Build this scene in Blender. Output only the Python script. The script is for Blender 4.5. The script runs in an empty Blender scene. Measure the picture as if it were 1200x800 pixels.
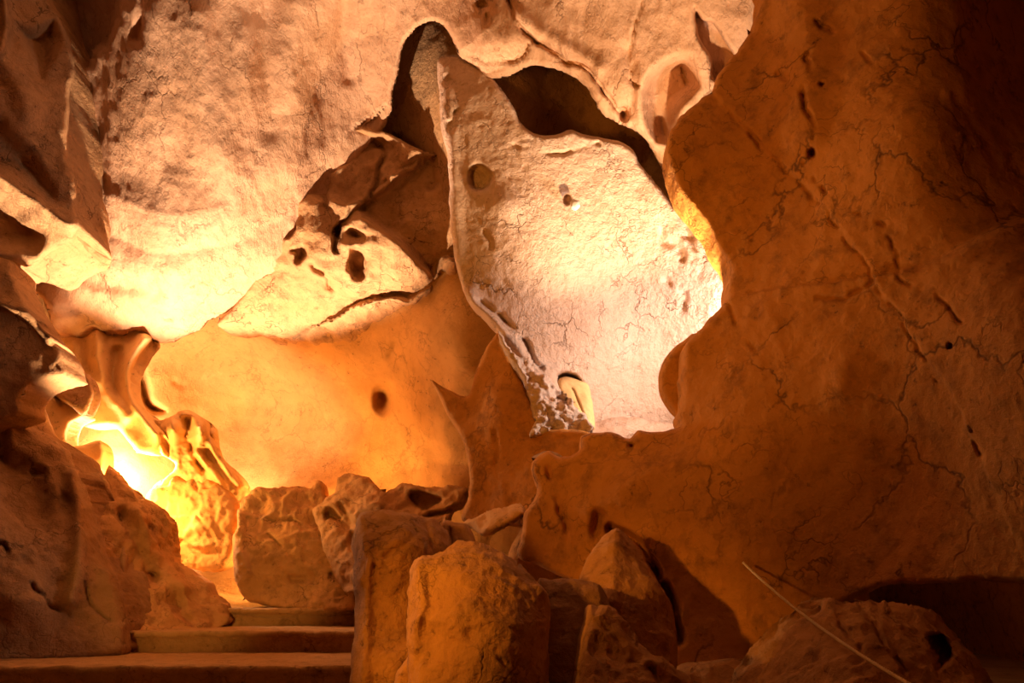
import bpy, math, random
import numpy as np
from mathutils import Vector

random.seed(7)
C = bpy.context.scene.collection
# ------------------------------------------------------------------ camera model (metres; +Y into the cave)
EYE = 0.62
F = 933.0
PITCH = math.atan((698.0 - 400.0) / F)
CP, SP = math.cos(PITCH), math.sin(PITCH)

def world(u, v, d):
    """place in the cave seen towards photo point (u, v), d metres into the cave"""
    u = np.asarray(u, float); v = np.asarray(v, float); d = np.asarray(d, float)
    x = (u - 600.0) / F; y = -(v - 400.0) / F
    Y = CP - y * SP; Z = SP + y * CP
    return np.stack([x / Y * d, d + 0 * x, EYE + Z / Y * d], -1)

def W(u, v, d):
    return Vector(world(u, v, d).tolist())

# ------------------------------------------------------------------ noise
def _hash(ix, iy, iz):
    h = (ix.astype(np.int64) * 374761393 + iy.astype(np.int64) * 668265263 + iz.astype(np.int64) * 2147483647) & 0xFFFFFFFF
    h = ((h ^ (h >> 13)) * 1274126177) & 0xFFFFFFFF
    h = (h ^ (h >> 16)) & 0xFFFFFFFF
    h = (h * 2246822519) & 0xFFFFFFFF
    return ((h >> 8) & 0xFFFFFF) / float(0xFFFFFF) * 2 - 1

def vnoise(p):
    i = np.floor(p).astype(np.int64); f = p - i
    w = f * f * f * (f * (f * 6 - 15) + 10)
    r = 0
    for a in (0, 1):
        for b in (0, 1):
            for c in (0, 1):
                k = (w[..., 0] if a else 1 - w[..., 0]) * (w[..., 1] if b else 1 - w[..., 1]) * (w[..., 2] if c else 1 - w[..., 2])
                r = r + k * _hash(i[..., 0] + a, i[..., 1] + b, i[..., 2] + c)
    return r

_R = np.array([[0.0, 0.8, 0.6], [-0.8, 0.36, -0.48], [-0.6, -0.48, 0.64]])
def fbm(p, scale, oct=4, gain=0.5, kind='fbm', seed=0):
    q = p / scale + np.array([seed * 17.13 + .3, seed * 5.71 + .7, seed * 9.37 + .1])
    a = 1.0; s = 0; t = 0
    for _ in range(oct):
        n = vnoise(q)
        if kind == 'ridge': n = 1 - 2 * np.abs(n)
        elif kind == 'billow': n = 2 * np.abs(n) - .6
        s = s + a * n; t += a; a *= gain; q = (q @ _R.T) * 2.03
    return s / t

def cells(p, scale, seed=0):
    """distance to nearest jittered lattice point: scalloped, chipped rock"""
    q = p / scale + seed * 3.7
    i = np.floor(q).astype(np.int64)
    best = np.full(p.shape[:-1], 9.0)
    for a in (-1, 0, 1):
        for b in (-1, 0, 1):
            for c in (-1, 0, 1):
                j = i + np.array([a, b, c])
                o = np.stack([_hash(j[..., 0], j[..., 1], j[..., 2] + 91 * k) for k in (1, 2, 3)], -1) * .5 + .5
                best = np.minimum(best, ((j + o - q) ** 2).sum(-1))
    return np.sqrt(best)

# ------------------------------------------------------------------ outlines and signed distance
def spline(pts, closed=True, step=4.0):
    P = np.array(pts, float); n = len(P); out = []
    rng = range(n if closed else n - 1)
    for i in rng:
        if closed: p0, p1, p2, p3 = P[i - 1], P[i], P[(i + 1) % n], P[(i + 2) % n]
        else: p0, p1, p2, p3 = P[max(i - 1, 0)], P[i], P[i + 1], P[min(i + 2, n - 1)]
        k = max(1, int(np.hypot(*(p2 - p1)) / step)); k = min(k, 40)
        for t in np.arange(k) / k:
            m1, m2 = (p2 - p0) * .42, (p3 - p1) * .42
            out.append((2*t**3-3*t**2+1)*p1 + (t**3-2*t**2+t)*m1 + (-2*t**3+3*t**2)*p2 + (t**3-t**2)*m2)
    if not closed: out.append(P[-1])
    return np.array(out)

def rough_line(L, amp, seed):
    if amp <= 0: return L
    q = np.stack([L[:, 0] / 22., L[:, 1] / 22., np.full(len(L), seed * 1.37)], -1)
    q2 = q + 50
    return L + amp * np.stack([vnoise(q) + .6 * vnoise(q * 2.7), vnoise(q2) + .6 * vnoise(q2 * 2.7)], -1)

def nearest(U, V, L, closed=True):
    A = L; B = np.roll(L, -1, 0)
    if not closed: A, B = L[:-1], L[1:]
    bd = np.full(U.shape, 1e18); bx = np.zeros(U.shape); by = np.zeros(U.shape); side = np.zeros(U.shape)
    ins = np.zeros(U.shape, bool)
    for (ax, ay), (cx, cy) in zip(A, B):
        ex, ey = cx - ax, cy - ay
        l2 = ex * ex + ey * ey + 1e-9
        t = np.clip(((U - ax) * ex + (V - ay) * ey) / l2, 0, 1)
        qx, qy = ax + t * ex, ay + t * ey
        dd = (U - qx) ** 2 + (V - qy) ** 2
        m = dd < bd
        bd = np.where(m, dd, bd); bx = np.where(m, qx, bx); by = np.where(m, qy, by)
        side = np.where(m, np.sign(ex * (V - ay) - ey * (U - ax)), side)
        if closed:
            ins ^= ((ay > V) != (cy > V)) & (U < (cx - ax) * (V - ay) / (cy - ay + 1e-12) + ax)
    d = np.sqrt(bd)
    return (np.where(ins, d, -d) if closed else d), bx, by, side

def tps(ctrl):
    c = np.array(ctrl, float); p = c[:, :2] / 100.; z = c[:, 2]; n = len(p)
    def phi(r2): return .5 * r2 * np.log(r2 + 1e-9)
    r2 = ((p[:, None] - p[None]) ** 2).sum(-1)
    M = np.zeros((n + 3, n + 3)); M[:n, :n] = phi(r2) + np.eye(n) * .02
    M[:n, n] = 1; M[:n, n + 1:] = p; M[n, :n] = 1; M[n + 1:, :n] = p.T
    w = np.linalg.lstsq(M, np.concatenate([z, np.zeros(3)]), rcond=None)[0]
    def f(U, V):
        r = w[n] + w[n + 1] * U / 100. + w[n + 2] * V / 100.
        for i in range(n):
            r = r + w[i] * phi((U / 100. - p[i, 0]) ** 2 + (V / 100. - p[i, 1]) ** 2)
        return r
    return f

def sstep(a, b, x):
    t = np.clip((x - a) / (b - a), 0, 1); return t * t * (3 - 2 * t)

# relief features; each adds metres of depth (+ = deeper into the rock)
def pit(pts, depth, soft=10, warp=2.0, seed=1):
    def f(U, V):
        L = rough_line(spline(pts), warp, seed); s = nearest(U, V, L)[0]
        return depth * sstep(0, soft, s)
    return f
def hole(u, v, ru, rv, depth, soft=.45, rot=0.0):
    def f(U, V):
        c, s = math.cos(rot), math.sin(rot); x = (U - u) * c + (V - v) * s; y = -(U - u) * s + (V - v) * c
        r = np.sqrt((x / ru) ** 2 + (y / rv) ** 2) + .12 * vnoise(np.stack([U / 13., V / 13., U * 0 + 3.3], -1))
        return depth * (1 - sstep(1 - soft, 1, r))
    return f
def lump(u, v, ru, rv, h, rot=0.0):
    def f(U, V):
        c, s = math.cos(rot), math.sin(rot); x = (U - u) * c + (V - v) * s; y = -(U - u) * s + (V - v) * c
        return -h * np.exp(-(x / ru) ** 2 - (y / rv) ** 2)
    return f
def ridge(pts, w, h, warp=2.0, seed=2):
    def f(U, V):
        d = nearest(U, V, rough_line(spline(pts, False), warp, seed), False)[0]
        return -h * np.exp(-(d / w) ** 2)
    return f
def crack(pts, w, depth, warp=3.0, seed=3, broken=.35):
    def f(U, V):
        L = rough_line(spline(pts, False), warp, seed); d = nearest(U, V, L, False)[0]
        m = sstep(-broken, .4, vnoise(np.stack([U / 15., V / 15., U * 0 + seed], -1)))
        return depth * np.clip(1 - d / w, 0, 1) * m
    return f
def fault(pts, h, fade, w=3, warp=2.0, seed=4):
    """one side of the line stands out: + pushes the right-hand side (walking along pts, y down) back"""
    def f(U, V):
        L = rough_line(spline(pts, False), warp, seed); d, _, _, s = nearest(U, V, L, False)
        return h * np.exp(-np.maximum(d - w, 0) / fade) * np.clip(d / w, 0, 1) * (s > 0)
    return f

# ------------------------------------------------------------------ meshes
def mesh_from(name, verts, quads, mat, smooth=True):
    me = bpy.data.meshes.new(name)
    n, m = len(verts), len(quads)
    me.vertices.add(n); me.vertices.foreach_set('co', np.asarray(verts, np.float32).ravel())
    me.loops.add(m * 4); me.loops.foreach_set('vertex_index', np.asarray(quads, np.int32).ravel())
    me.polygons.add(m); me.polygons.foreach_set('loop_start', np.arange(m, dtype=np.int32) * 4)
    me.polygons.foreach_set('use_smooth', np.full(m, smooth))
    me.materials.append(mat); me.update(calc_edges=True); me.validate()
    return me

def tag(o, label=None, cat=None, group=None, kind=None):
    if label: o['label'] = label
    if cat: o['category'] = cat
    if group: o['group'] = group
    if kind: o['kind'] = kind
    return o

def put(name, me, parent=None):
    """link a mesh built in world coordinates with its origin at its base"""
    co = np.empty(len(me.vertices) * 3, np.float32); me.vertices.foreach_get('co', co); co = co.reshape(-1, 3)
    b = np.array([(co[:, 0].min() + co[:, 0].max()) / 2, (co[:, 1].min() + co[:, 1].max()) / 2, co[:, 2].min()])
    me.vertices.foreach_set('co', (co - b).astype(np.float32).ravel()); me.update()
    o = bpy.data.objects.new(name, me); C.objects.link(o)
    if parent is None: o.location = b
    else:
        o.parent = parent; o.location = Vector(b.tolist()) - parent.location
    return o

def relief(name, outline, ctrl, feats=(), mat=None, step=3.0, edge=(14, .2), thick=.5, noise=((.9, .05, 'fbm'),),
           rough=2.0, seed=1, parent=None, smoothpts=True, scallop=None, back=None):
    """a solid rock: traced outline, metric depth, rounded rim, relief on its face, and a closed back `thick` metres behind"""
    L = rough_line(spline(outline) if smoothpts else np.array(outline, float), rough, seed)
    u0, v0 = L.min(0) - step; u1, v1 = L.max(0) + step
    us = np.arange(u0, u1 + step, step); vs = np.arange(v0, v1 + step, step)
    U, V = np.meshgrid(us, vs)
    s, bx, by, _ = nearest(U, V, L)
    inside = s > 0
    cell = inside[:-1, :-1] | inside[1:, :-1] | inside[:-1, 1:] | inside[1:, 1:]
    used = np.zeros(U.shape, bool)
    used[:-1, :-1] |= cell; used[1:, :-1] |= cell; used[:-1, 1:] |= cell; used[1:, 1:] |= cell
    snap = (used & ~inside) | (used & (s < step * .3))
    U = np.where(snap, bx, U); V = np.where(snap, by, V); s = np.where(snap, 0, np.maximum(s, 0))
    D = tps(ctrl)(U, V) if len(ctrl) > 2 else np.full(U.shape, float(ctrl[0][2]))
    w, R = edge
    t = 1 - np.clip(s / w, 0, 1)
    P = world(U, V, D)
    du = np.gradient(P, axis=1); dv = np.gradient(P, axis=0)
    N = np.cross(du, dv); N /= np.linalg.norm(N, axis=-1, keepdims=True) + 1e-12
    for f in feats: D = D + f(U, V)
    D = D + R * (1 - np.sqrt(np.maximum(0, 1 - t * t)))
    N = np.where((N * (P - np.array([0, 0, EYE]))).sum(-1, keepdims=True) > 0, -N, N)
    P = world(U, V, D)
    H = 0
    for k, nz in enumerate(noise):
        sc, am, kd = nz[:3]; oc = nz[3] if len(nz) > 3 else 4
        st = np.array(nz[4]) if len(nz) > 4 else 1.0
        H = H + am * fbm(P * st, sc, oc, .5, kd, seed * 7 + k)
    if scallop: H = H + scallop[1] * (cells(P + .15 * scallop[0] * fbm(P, scallop[0], 2)[..., None], scallop[0], seed) - .5)
    P = P + N * np.asarray(H)[..., None]
    idx = -np.ones(U.shape, int); idx[used] = np.arange(used.sum())
    n = int(used.sum())
    B = P.copy(); tb = np.clip(s / (back or w * 1.3), 0, 1)
    B[..., 1] += thick * (tb * tb * (3 - 2 * tb) + .04 * (tb > 0) if back else np.sqrt(1 - (1 - tb) ** 2))
    verts = np.concatenate([P[used], B[used]])
    i = idx[:-1, :-1][cell]; j = idx[:-1, 1:][cell]; k = idx[1:, 1:][cell]; l = idx[1:, :-1][cell]
    front = np.stack([i, l, k, j], -1); back = np.stack([i, j, k, l], -1) + n
    # weld the rim: back verts on the rim reuse the front ones
    rim = (s[used] <= 0); remap = np.arange(2 * n); remap[n:][rim] = np.arange(n)[rim]
    back = remap[back]
    quads = np.concatenate([front, back])
    me = mesh_from(name, verts, quads, mat)
    return put(name, me, parent)

# ------------------------------------------------------------------ materials
def rock_mat(name, a, b, dark=(.10, .045, .02), crack=.55, cscale=2.2, bump=.35, fine=26., stain=.35, rough=.85, stretch=(1, 1, 1)):
    m = bpy.data.materials.new(name); m.use_nodes = True
    nt = m.node_tree; nd = nt.nodes; lk = nt.links
    bs = nd['Principled BSDF']; bs.inputs['Roughness'].default_value = rough
    bs.inputs['Specular IOR Level'].default_value = .25
    tc = nd.new('ShaderNodeTexCoord'); mp = nd.new('ShaderNodeMapping'); mp.inputs['Scale'].default_value = stretch
    lk.new(tc.outputs['Object'], mp.inputs[0]); co = mp.outputs[0]
    def noise(sc, det=6, rg=.55, src=None):
        n = nd.new('ShaderNodeTexNoise'); n.inputs['Scale'].default_value = sc; n.inputs['Detail'].default_value = det
        n.inputs['Roughness'].default_value = rg; lk.new(src or co, n.inputs['Vector']); return n
    def ramp(src, p0, p1, c0=(0, 0, 0, 1), c1=(1, 1, 1, 1)):
        r = nd.new('ShaderNodeValToRGB'); r.color_ramp.elements[0].position = p0; r.color_ramp.elements[1].position = p1
        r.color_ramp.elements[0].color = c0; r.color_ramp.elements[1].color = c1; lk.new(src, r.inputs[0]); return r.outputs[0]
    def mth(op, x, y):
        n = nd.new('ShaderNodeMath'); n.operation = op
        for k, q in enumerate((x, y)):
            if isinstance(q, (int, float)): n.inputs[k].default_value = q
            else: lk.new(q, n.inputs[k])
        return n.outputs[0]
    def mix(fac, c0, c1):
        n = nd.new('ShaderNodeMix'); n.data_type = 'RGBA'
        for k, q in ((0, fac), (6, c0), (7, c1)):
            if isinstance(q, (int, float)): n.inputs[k].default_value = q
            elif isinstance(q, tuple): n.inputs[k].default_value = (*q, 1) if len(q) == 3 else q
            else: lk.new(q, n.inputs[k])
        return n.outputs[2]
    big = noise(1.3, 5, .62)
    col = ramp(big.outputs[0], .35, .68, (*a, 1), (*b, 1))
    mid = noise(6.5, 6, .68)
    col = mix(mth('MULTIPLY', ramp(mid.outputs[0], .5, .75), stain), col, dark)
    pale = noise(3.1, 6, .7)
    col = mix(mth('MULTIPLY', ramp(pale.outputs[0], .58, .78), .35), col, tuple(min(1, x * 1.35 + .05) for x in b))
    spk = noise(fine * .62, 6, .7)
    sp = mth('MULTIPLY', ramp(spk.outputs[0], .60, .68), ramp(mid.outputs[0], .42, .6))
    col = mix(mth('MULTIPLY', sp, .75), col, tuple(x * .8 for x in dark))
    # cracks: warped cell borders, broken up by a noise mask
    wn = noise(3.0, 4, .6)
    sub = nd.new('ShaderNodeVectorMath'); sub.operation = 'SCALE'; sub.inputs['Scale'].default_value = .55
    lk.new(wn.outputs['Color'], sub.inputs[0])
    add = nd.new('ShaderNodeVectorMath'); add.operation = 'ADD'; lk.new(co, add.inputs[0]); lk.new(sub.outputs[0], add.inputs[1])
    def vor(sc):
        v = nd.new('ShaderNodeTexVoronoi'); v.feature = 'DISTANCE_TO_EDGE'; v.inputs['Scale'].default_value = sc
        lk.new(add.outputs[0], v.inputs['Vector']); return v.outputs['Distance']
    c1 = ramp(vor(cscale), .0, .028, (1, 1, 1, 1), (0, 0, 0, 1))
    c2 = ramp(vor(cscale * 2.9), .0, .035, (1, 1, 1, 1), (0, 0, 0, 1))
    msk = ramp(noise(1.9, 3).outputs[0], .45, .62)
    msk2 = ramp(noise(2.7, 3).outputs[0], .5, .66)
    ck = mth('MAXIMUM', mth('MULTIPLY', c1, msk), mth('MULTIPLY', mth('MULTIPLY', c2, msk2), .8))
    col = mix(mth('MULTIPLY', ck, crack), col, tuple(x * .45 for x in dark))
    lk.new(col, bs.inputs['Base Color'])
    fn = noise(fine, 5, .68)
    h = mth('ADD', mth('MULTIPLY', mid.outputs[0], .55), mth('MULTIPLY', fn.outputs[0], .45))
    h = mth('SUBTRACT', h, mth('MULTIPLY', sp, .15))
    h = mth('SUBTRACT', h, mth('MULTIPLY', ck, .30 * min(1, crack + .3)))
    bp = nd.new('ShaderNodeBump'); bp.inputs['Strength'].default_value = bump; bp.inputs['Distance'].default_value = .05
    lk.new(h, bp.inputs['Height']); lk.new(bp.outputs[0], bs.inputs['Normal'])
    return m

M_ceil = rock_mat('peach limestone', (.58, .33, .185), (.69, .42, .265), dark=(.22, .10, .04), crack=.55, bump=.6, cscale=1.7, stain=.18, stretch=(1.35, 1, .7))
M_slab = rock_mat('pale limestone', (.64, .43, .31), (.76, .55, .42), dark=(.40, .22, .12), crack=.65, cscale=2.4, bump=.9, stain=.4)
M_wall = rock_mat('amber limestone', (.52, .22, .040), (.64, .29, .065), crack=.7, cscale=1.5, bump=.45, stain=.6)
M_back = rock_mat('ochre limestone', (.60, .32, .11), (.70, .39, .15), crack=.35, cscale=2.0, bump=.3, stain=.25)
M_bould = rock_mat('brown limestone', (.48, .23, .07), (.60, .32, .11), crack=.6, cscale=3.0, bump=.6, stain=.55)
M_dark = rock_mat('shaded limestone', (.30, .15, .055), (.42, .22, .09), crack=.6, cscale=2.6, bump=.55, stain=.55)  # darker copy of the brown stone; shade put into its colour
M_crag = rock_mat('fractured limestone', (.46, .25, .11), (.58, .33, .16), crack=.7, cscale=3.2, bump=.7, stain=.5)
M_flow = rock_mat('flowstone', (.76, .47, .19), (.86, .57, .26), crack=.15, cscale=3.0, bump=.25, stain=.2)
M_crust = rock_mat('crusted calcite', (.66, .46, .35), (.80, .60, .47), crack=.4, cscale=7., bump=.9, stain=.4)
M_chalk = rock_mat('white calcite', (.82, .74, .66), (.90, .84, .78), crack=0, stain=0)
M_conc = rock_mat('worn concrete', (.42, .22, .07), (.56, .31, .11), crack=.35, cscale=3., bump=.6, stain=.5)
M_dirt = rock_mat('packed earth', (.42, .26, .12), (.55, .36, .17), crack=.2, cscale=6., bump=.8, stain=.5)

# ------------------------------------------------------------------ the setting
def S(o): return tag(o, kind='structure')

# ceiling: the hanging bulge at the left, the smooth roof over the slab
ceil_out = [(20, -260), (20, 300), (50, 345), (76, 398), (101, 395), (115, 386), (135, 393), (159, 388), (175, 395), (194, 402), (236, 388),
            (263, 370), (290, 352), (330, 330), (380, 250), (430, 175), (451, 150), (461, 116), (464, 90), (472, 67), (478, 44), (490, 32), (505, 25), (521, 30), (533, 50), (543, 68), (560, 77), (577, 92),
            (602, 86), (619, 77), (643, 78), (667, 86), (682, 96), (694, 115), (707, 135), (731, 148), (751, 160), (764, 175), (775, 196), (785, 216), (800, 250), (830, 290), (900, 230), (960, 60), (980, -260)]
ceil_ctrl = [(40, 300, 8.2), (90, 385, 8.9), (194, 398, 9.0), (263, 368, 8.9), (200, 320, 7.85), (120, 310, 7.9), (300, 290, 8.1), (100, 180, 7.5), (200, 245, 7.5),
             (200, 120, 6.9), (200, 0, 6.3), (200, -250, 4.6), (50, -250, 4.8), (60, 0, 7.0), (330, 100, 7.1), (330, 200, 7.7), (340, 0, 6.6), (420, 130, 7.7), (430, 30, 6.9),
             (420, -250, 4.7), (540, 60, 6.5), (560, 0, 6.3), (620, 60, 6.35), (700, -250, 4.6), (700, 40, 6.15), (720, 130, 6.45), (790, 40, 6.0), (800, 160, 6.6), (870, 20, 5.8),
             (950, -250, 4.5), (600, 180, 7.0), (400, 360, 9.3), (520, 380, 9.5), (640, 300, 8.6), (780, 300, 8.4), (880, 190, 7.2)]
slot = [(813, 5), (825, 22), (836, 24), (850, 46), (862, 66), (870, 90), (837, 95), (830, 68), (817, 44)]
ceil_feats = [
    fault([(110, 215), (135, 233), (182, 251), (233, 248), (263, 240), (320, 206), (358, 182), (400, 160)], .15, 60, 45, 3, 11),
    pit([(62, -20), (150, -20), (142, 8), (133, 50), (118, 64), (92, 92), (60, 95)], .5, 12, 3, 12),
    pit([(70, 95), (95, 98), (106, 130), (104, 165), (112, 200), (112, 245), (100, 262), (70, 262)], 1.0, 24, 3, 13),
    ridge([(350, 10), (345, 80), (350, 140), (335, 190)], 26, .14), ridge([(318, -20), (312, 60), (318, 150)], 14, -.06),
    ridge([(165, 20), (160, 90), (150, 160)], 30, .10), ridge([(232, 20), (240, 90), (252, 180)], 22, .08), ridge([(290, 40), (282, 120), (270, 200)], 20, .06),
    ridge([(172, -20), (166, 20), (160, 45)], 8, -.12), ridge([(205, 110), (212, 150), (204, 190)], 14, -.05),
    pit(slot, .9, 7, 1, 19),
    pit([(748, 105), (758, 82), (775, 68), (800, 60), (815, 70), (825, 100), (800, 130), (790, 170), (765, 168), (750, 140)], .45, 22, 1, 20),
    hole(730, 134, 8, 14, .18, .7), hole(566, 8, 9, 8, .08, .8), hole(573, 25, 3, 9, .06, .8),
    lump(590, 45, 40, 30, .10), crack([(590, -20), (600, 22), (625, 45), (658, 68), (690, 84), (715, 110), (726, 130)], 3.5, .14, 4, 22, 1.2),
    crack([(540, 62), (575, 72), (612, 66), (622, 52)], 3, .06, 3, 23, 1.2), ridge([(612, 20), (640, 42), (672, 60), (700, 78)], 9, .05),
    crack([(750, 0), (742, 45), (738, 75), (745, 105)], 2.5, .06, 4, 24, .7), ridge([(405, 0), (402, 40), (410, 90)], 10, -.08),
    ridge([(30, 322), (90, 318), (110, 330), (165, 335), (180, 345)], 10, -.10), ridge([(735, 60), (740, 100), (735, 130)], 10, -.06),
    lump(60, 358, 34, 20, .35, .5), hole(197, 375, 8, 4, .06),
]
S(relief('ceiling', ceil_out, ceil_ctrl, ceil_feats, M_ceil, 2.6, (6, .10), .6,
         ((1.4, .09, 'fbm'), (.45, .045, 'fbm', 4, (1.6, 1, .45)), (.12, .016, 'ridge', 3, (1.5, 1, .5))), 2.0, 31, back=110))

# rock seen in the two shadowed pockets above the pale slab
S(relief('trim_pocket', [(380, 100), (440, 20), (520, -40), (700, -40), (860, 80), (900, 260), (820, 340), (600, 330), (480, 260), (400, 230)],
         [(400, 150, 8.6), (490, 30, 7.6), (480, 180, 8.3), (600, 95, 6.9), (604, 150, 6.95), (610, 210, 7.1), (640, 60, 7.4), (650, 180, 7.9), (760, 100, 7.3), (790, 220, 7.5), (860, 100, 7.0), (700, 300, 8.4), (860, 280, 7.6)],
         (crack([(600, 100), (640, 110), (690, 150)], 3, .05, 4, 18), crack([(640, 80), (632, 120), (650, 150)], 3, .05, 4, 17)),
         M_crag, 3, (10, .2), .4, ((.8, .06, 'fbm'), (.2, .015, 'ridge')), 2, 35))  # darker stone and a forward fold put in to keep the pockets shaded
# far wall of the alcove
back_out = [(-260, 180), (200, 180), (420, 200), (620, 240), (760, 330), (760, 760), (-260, 760)]
back_ctrl = [(-200, 250, 9.6), (-200, 700, 8.8), (60, 420, 9.9), (60, 600, 9.6), (160, 390, 9.5), (150, 540, 9.7), (260, 380, 9.7), (300, 470, 10.9), (230, 520, 10.6), (350, 385, 9.3), (400, 330, 9.2),
             (400, 520, 10.3), (330, 580, 10.0), (250, 640, 10.2), (480, 420, 8.9), (470, 560, 9.5), (540, 430, 8.3), (560, 350, 8.0), (580, 560, 8.6), (700, 400, 9.2), (700, 700, 8.2), (400, 720, 9.4), (250, 720, 9.9)]
back_feats = [hole(447, 466, 17, 24, .42, .9), pit([(158, 425), (170, 428), (176, 445), (182, 470), (200, 482), (172, 486), (156, 460)], .9, 16, 2, 41),
              ridge([(500, 390), (480, 420), (478, 440)], 10, .0), crack([(466, 392), (460, 405), (452, 418)], 5, .10, 2, 42, .9),
              ridge([(490, 470), (520, 520), (525, 570)], 22, .12),
              lump(240, 430, 60, 45, -.25), crack([(205, 448), (214, 452)], 5, .1, 1, 43, 1), lump(520, 400, 55, 50, .25)]
S(relief('wall_back', back_out, back_ctrl, back_feats, M_back, 3.2, (12, .2), .8, ((1.2, .10, 'fbm'), (.3, .022, 'fbm')), 2, 40))

# the big amber wall on the right, cut away around the bright opening
wr_out = [(905, -160), (890, -20), (884, 22), (862, 60), (840, 88), (836, 106), (822, 112), (805, 130), (787, 150), (782, 175), (786, 200), (800, 228), (815, 250), (832, 268), (848, 300), (856, 325),
          (853, 346), (838, 366), (818, 385), (803, 402), (800, 440), (797, 470), (790, 486), (796, 498), (775, 505), (748, 507), (736, 515), (716, 505), (697, 507), (683, 510), (680, 524), (668, 534), (655, 535), (641, 529),
          (630, 534), (622, 545), (626, 575), (612, 600), (608, 630), (605, 652), (640, 668), (672, 688), (680, 760), (700, 860), (900, 880), (940, 790), (985, 715), (1045, 688), (1100, 686), (1200, 682), (1400, 690), (1650, 690), (1650, -160)]
wr_ctrl = [(890, 0, 5.15), (840, 100, 5.25), (785, 180, 5.25), (850, 320, 5.2), (800, 420, 5.2), (790, 500, 5.2), (650, 530, 5.5), (615, 640, 5.5), (700, 700, 5.2), (750, 600, 5.05), (850, 500, 4.85), (900, 200, 5.0), (950, 330, 4.6),
           (1060, 330, 4.15), (1090, 150, 4.0), (1150, 120, 4.25), (1200, 120, 4.6), (1200, 340, 3.5), (1000, 20, 4.5), (1120, 0, 4.2), (1200, 0, 4.7), (1300, 100, 5.0), (1400, 350, 3.2), (1650, 300, 3.2), (1650, -150, 4.0), (1400, -150, 4.8), (950, -150, 4.4), (900, 620, 4.7), (1050, 560, 4.3), (1050, 670, 4.25), (1200, 600, 3.7), (1400, 650, 3.2), (1650, 680, 2.8),
           (800, 800, 4.75), (900, 760, 4.7)]
wr_feats = [
    fault([(1160, 540), (1140, 500), (1110, 450), (1060, 380), (1020, 320), (985, 270), (940, 215), (870, 150), (836, 112)], -.03, 160, 4, 3, 51),
    crack([(836, 112), (870, 150), (940, 215), (985, 270), (1020, 320), (1060, 380), (1110, 450), (1140, 500), (1162, 535)], 2.2, .035, 5, 52, .3),
    crack([(1035, 262), (1050, 300), (1062, 328), (1090, 336), (1108, 350), (1125, 372), (1142, 390)], 2.6, .05, 6, 53, .1),
    fault([(1062, 322), (1100, 312), (1150, 282), (1200, 256), (1260, 230)], -.0, 100), fault([(1320, 210), (1260, 230), (1200, 256), (1150, 282), (1100, 312), (1062, 322)], .10, 130, 9, 2, 54),
    crack([(946, 60), (944, 100), (950, 140), (948, 190), (960, 225), (1000, 240), (1035, 262)], 4, .07, 8, 55, .2),
    crack([(865, 60), (895, 75), (945, 110)], 5, .06, 4, 56, .3), crack([(955, 25), (990, 45), (1015, 70), (1040, 85)], 4, .07, 4, 57, .6),
    crack([(870, 155), (900, 175), (935, 190), (950, 180)], 5, .06, 5, 58, .4), hole(951, 178, 5, 8, .12), hole(962, 98, 5, 3, .1), hole(1118, 406, 5, 4, .08),
    lump(890, 370, 28, 22, .04), lump(990, 440, 16, 28, .05), ridge([(930, -20), (945, 60), (940, 150)], 30, .12),
    crack([(960, 350), (1010, 345), (1025, 330)], 4, .05, 3, 59, .7), crack([(855, 350), (870, 390), (900, 430)], 3, .04, 3, 60, .5),
    hole(740, 522, 4, 3, .1), pit([(690, 592), (702, 588), (710, 602), (706, 625), (694, 640), (686, 620)], .14, 14, 4, 61), crack([(640, 545), (646, 575), (656, 605), (660, 640)], 5, .08, 4, 62, .6),
    crack([(712, 618), (735, 628), (762, 655), (785, 700), (796, 750)], 9, .25, 2, 63, 1.2), lump(870, 640, 60, 40, .05), ridge([(690, 600), (730, 570), (800, 540)], 20, .05),
]
S(relief('wall_right', wr_out, wr_ctrl, wr_feats, M_wall, 2.3, (6, .08), .35, ((1.5, .08, 'fbm'), (.4, .025, 'fbm'), (.16, .010, 'ridge', 3), (.06, .004, 'fbm', 2)), 2.2, 50))

# ------------------------------------------------------------------ shell that closes the cave behind what the photo shows
def sheet(name, fn, nu, nv, mat):
    U, V = np.meshgrid(np.linspace(0, 1, nu), np.linspace(0, 1, nv))
    P = fn(U, V); P = P + .18 * np.stack([fbm(P, 1.6, 4, .5, 'fbm', k) for k in (1, 2, 3)], -1) * np.array([1, 1, .35])
    I = np.arange(nu * nv).reshape(nv, nu)
    q = np.stack([I[:-1, :-1], I[:-1, 1:], I[1:, 1:], I[1:, :-1]], -1).reshape(-1, 4)
    return put(name, mesh_from(name, P.reshape(-1, 3), q, mat))
S(sheet('floor', lambda u, v: np.stack([-8 + 14 * u, -3 + 16 * v, -.06 + 0 * u], -1), 120, 120, M_dirt))
S(sheet('wall_left', lambda u, v: np.stack([-6.6 + .8 * np.sin(3 * v) - 1.2 * v * (1 - v), -3 + 15.5 * u, -.3 + 8.5 * v], -1), 80, 50, M_bould))
S(sheet('wall_far', lambda u, v: np.stack([-8 + 14 * u, 12.6 - 1.5 * v * v, -.3 + 8.5 * v], -1), 80, 50, M_back))
S(sheet('wall_side', lambda u, v: np.stack([5.6 + 0 * u - 1.4 * v * v, -3 + 15.5 * u, -.3 + 8.5 * v], -1), 80, 50, M_wall))
S(sheet('wall_near', lambda u, v: np.stack([-8 + 14 * u, -3 + 0 * u, -.3 + 8.5 * v], -1), 60, 40, M_bould))
S(sheet('trim_roof', lambda u, v: np.stack([-8 + 14 * u, -3 + 16 * v, 7.6 + .6 * np.sin(3 * u)], -1), 80, 80, M_ceil))
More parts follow.
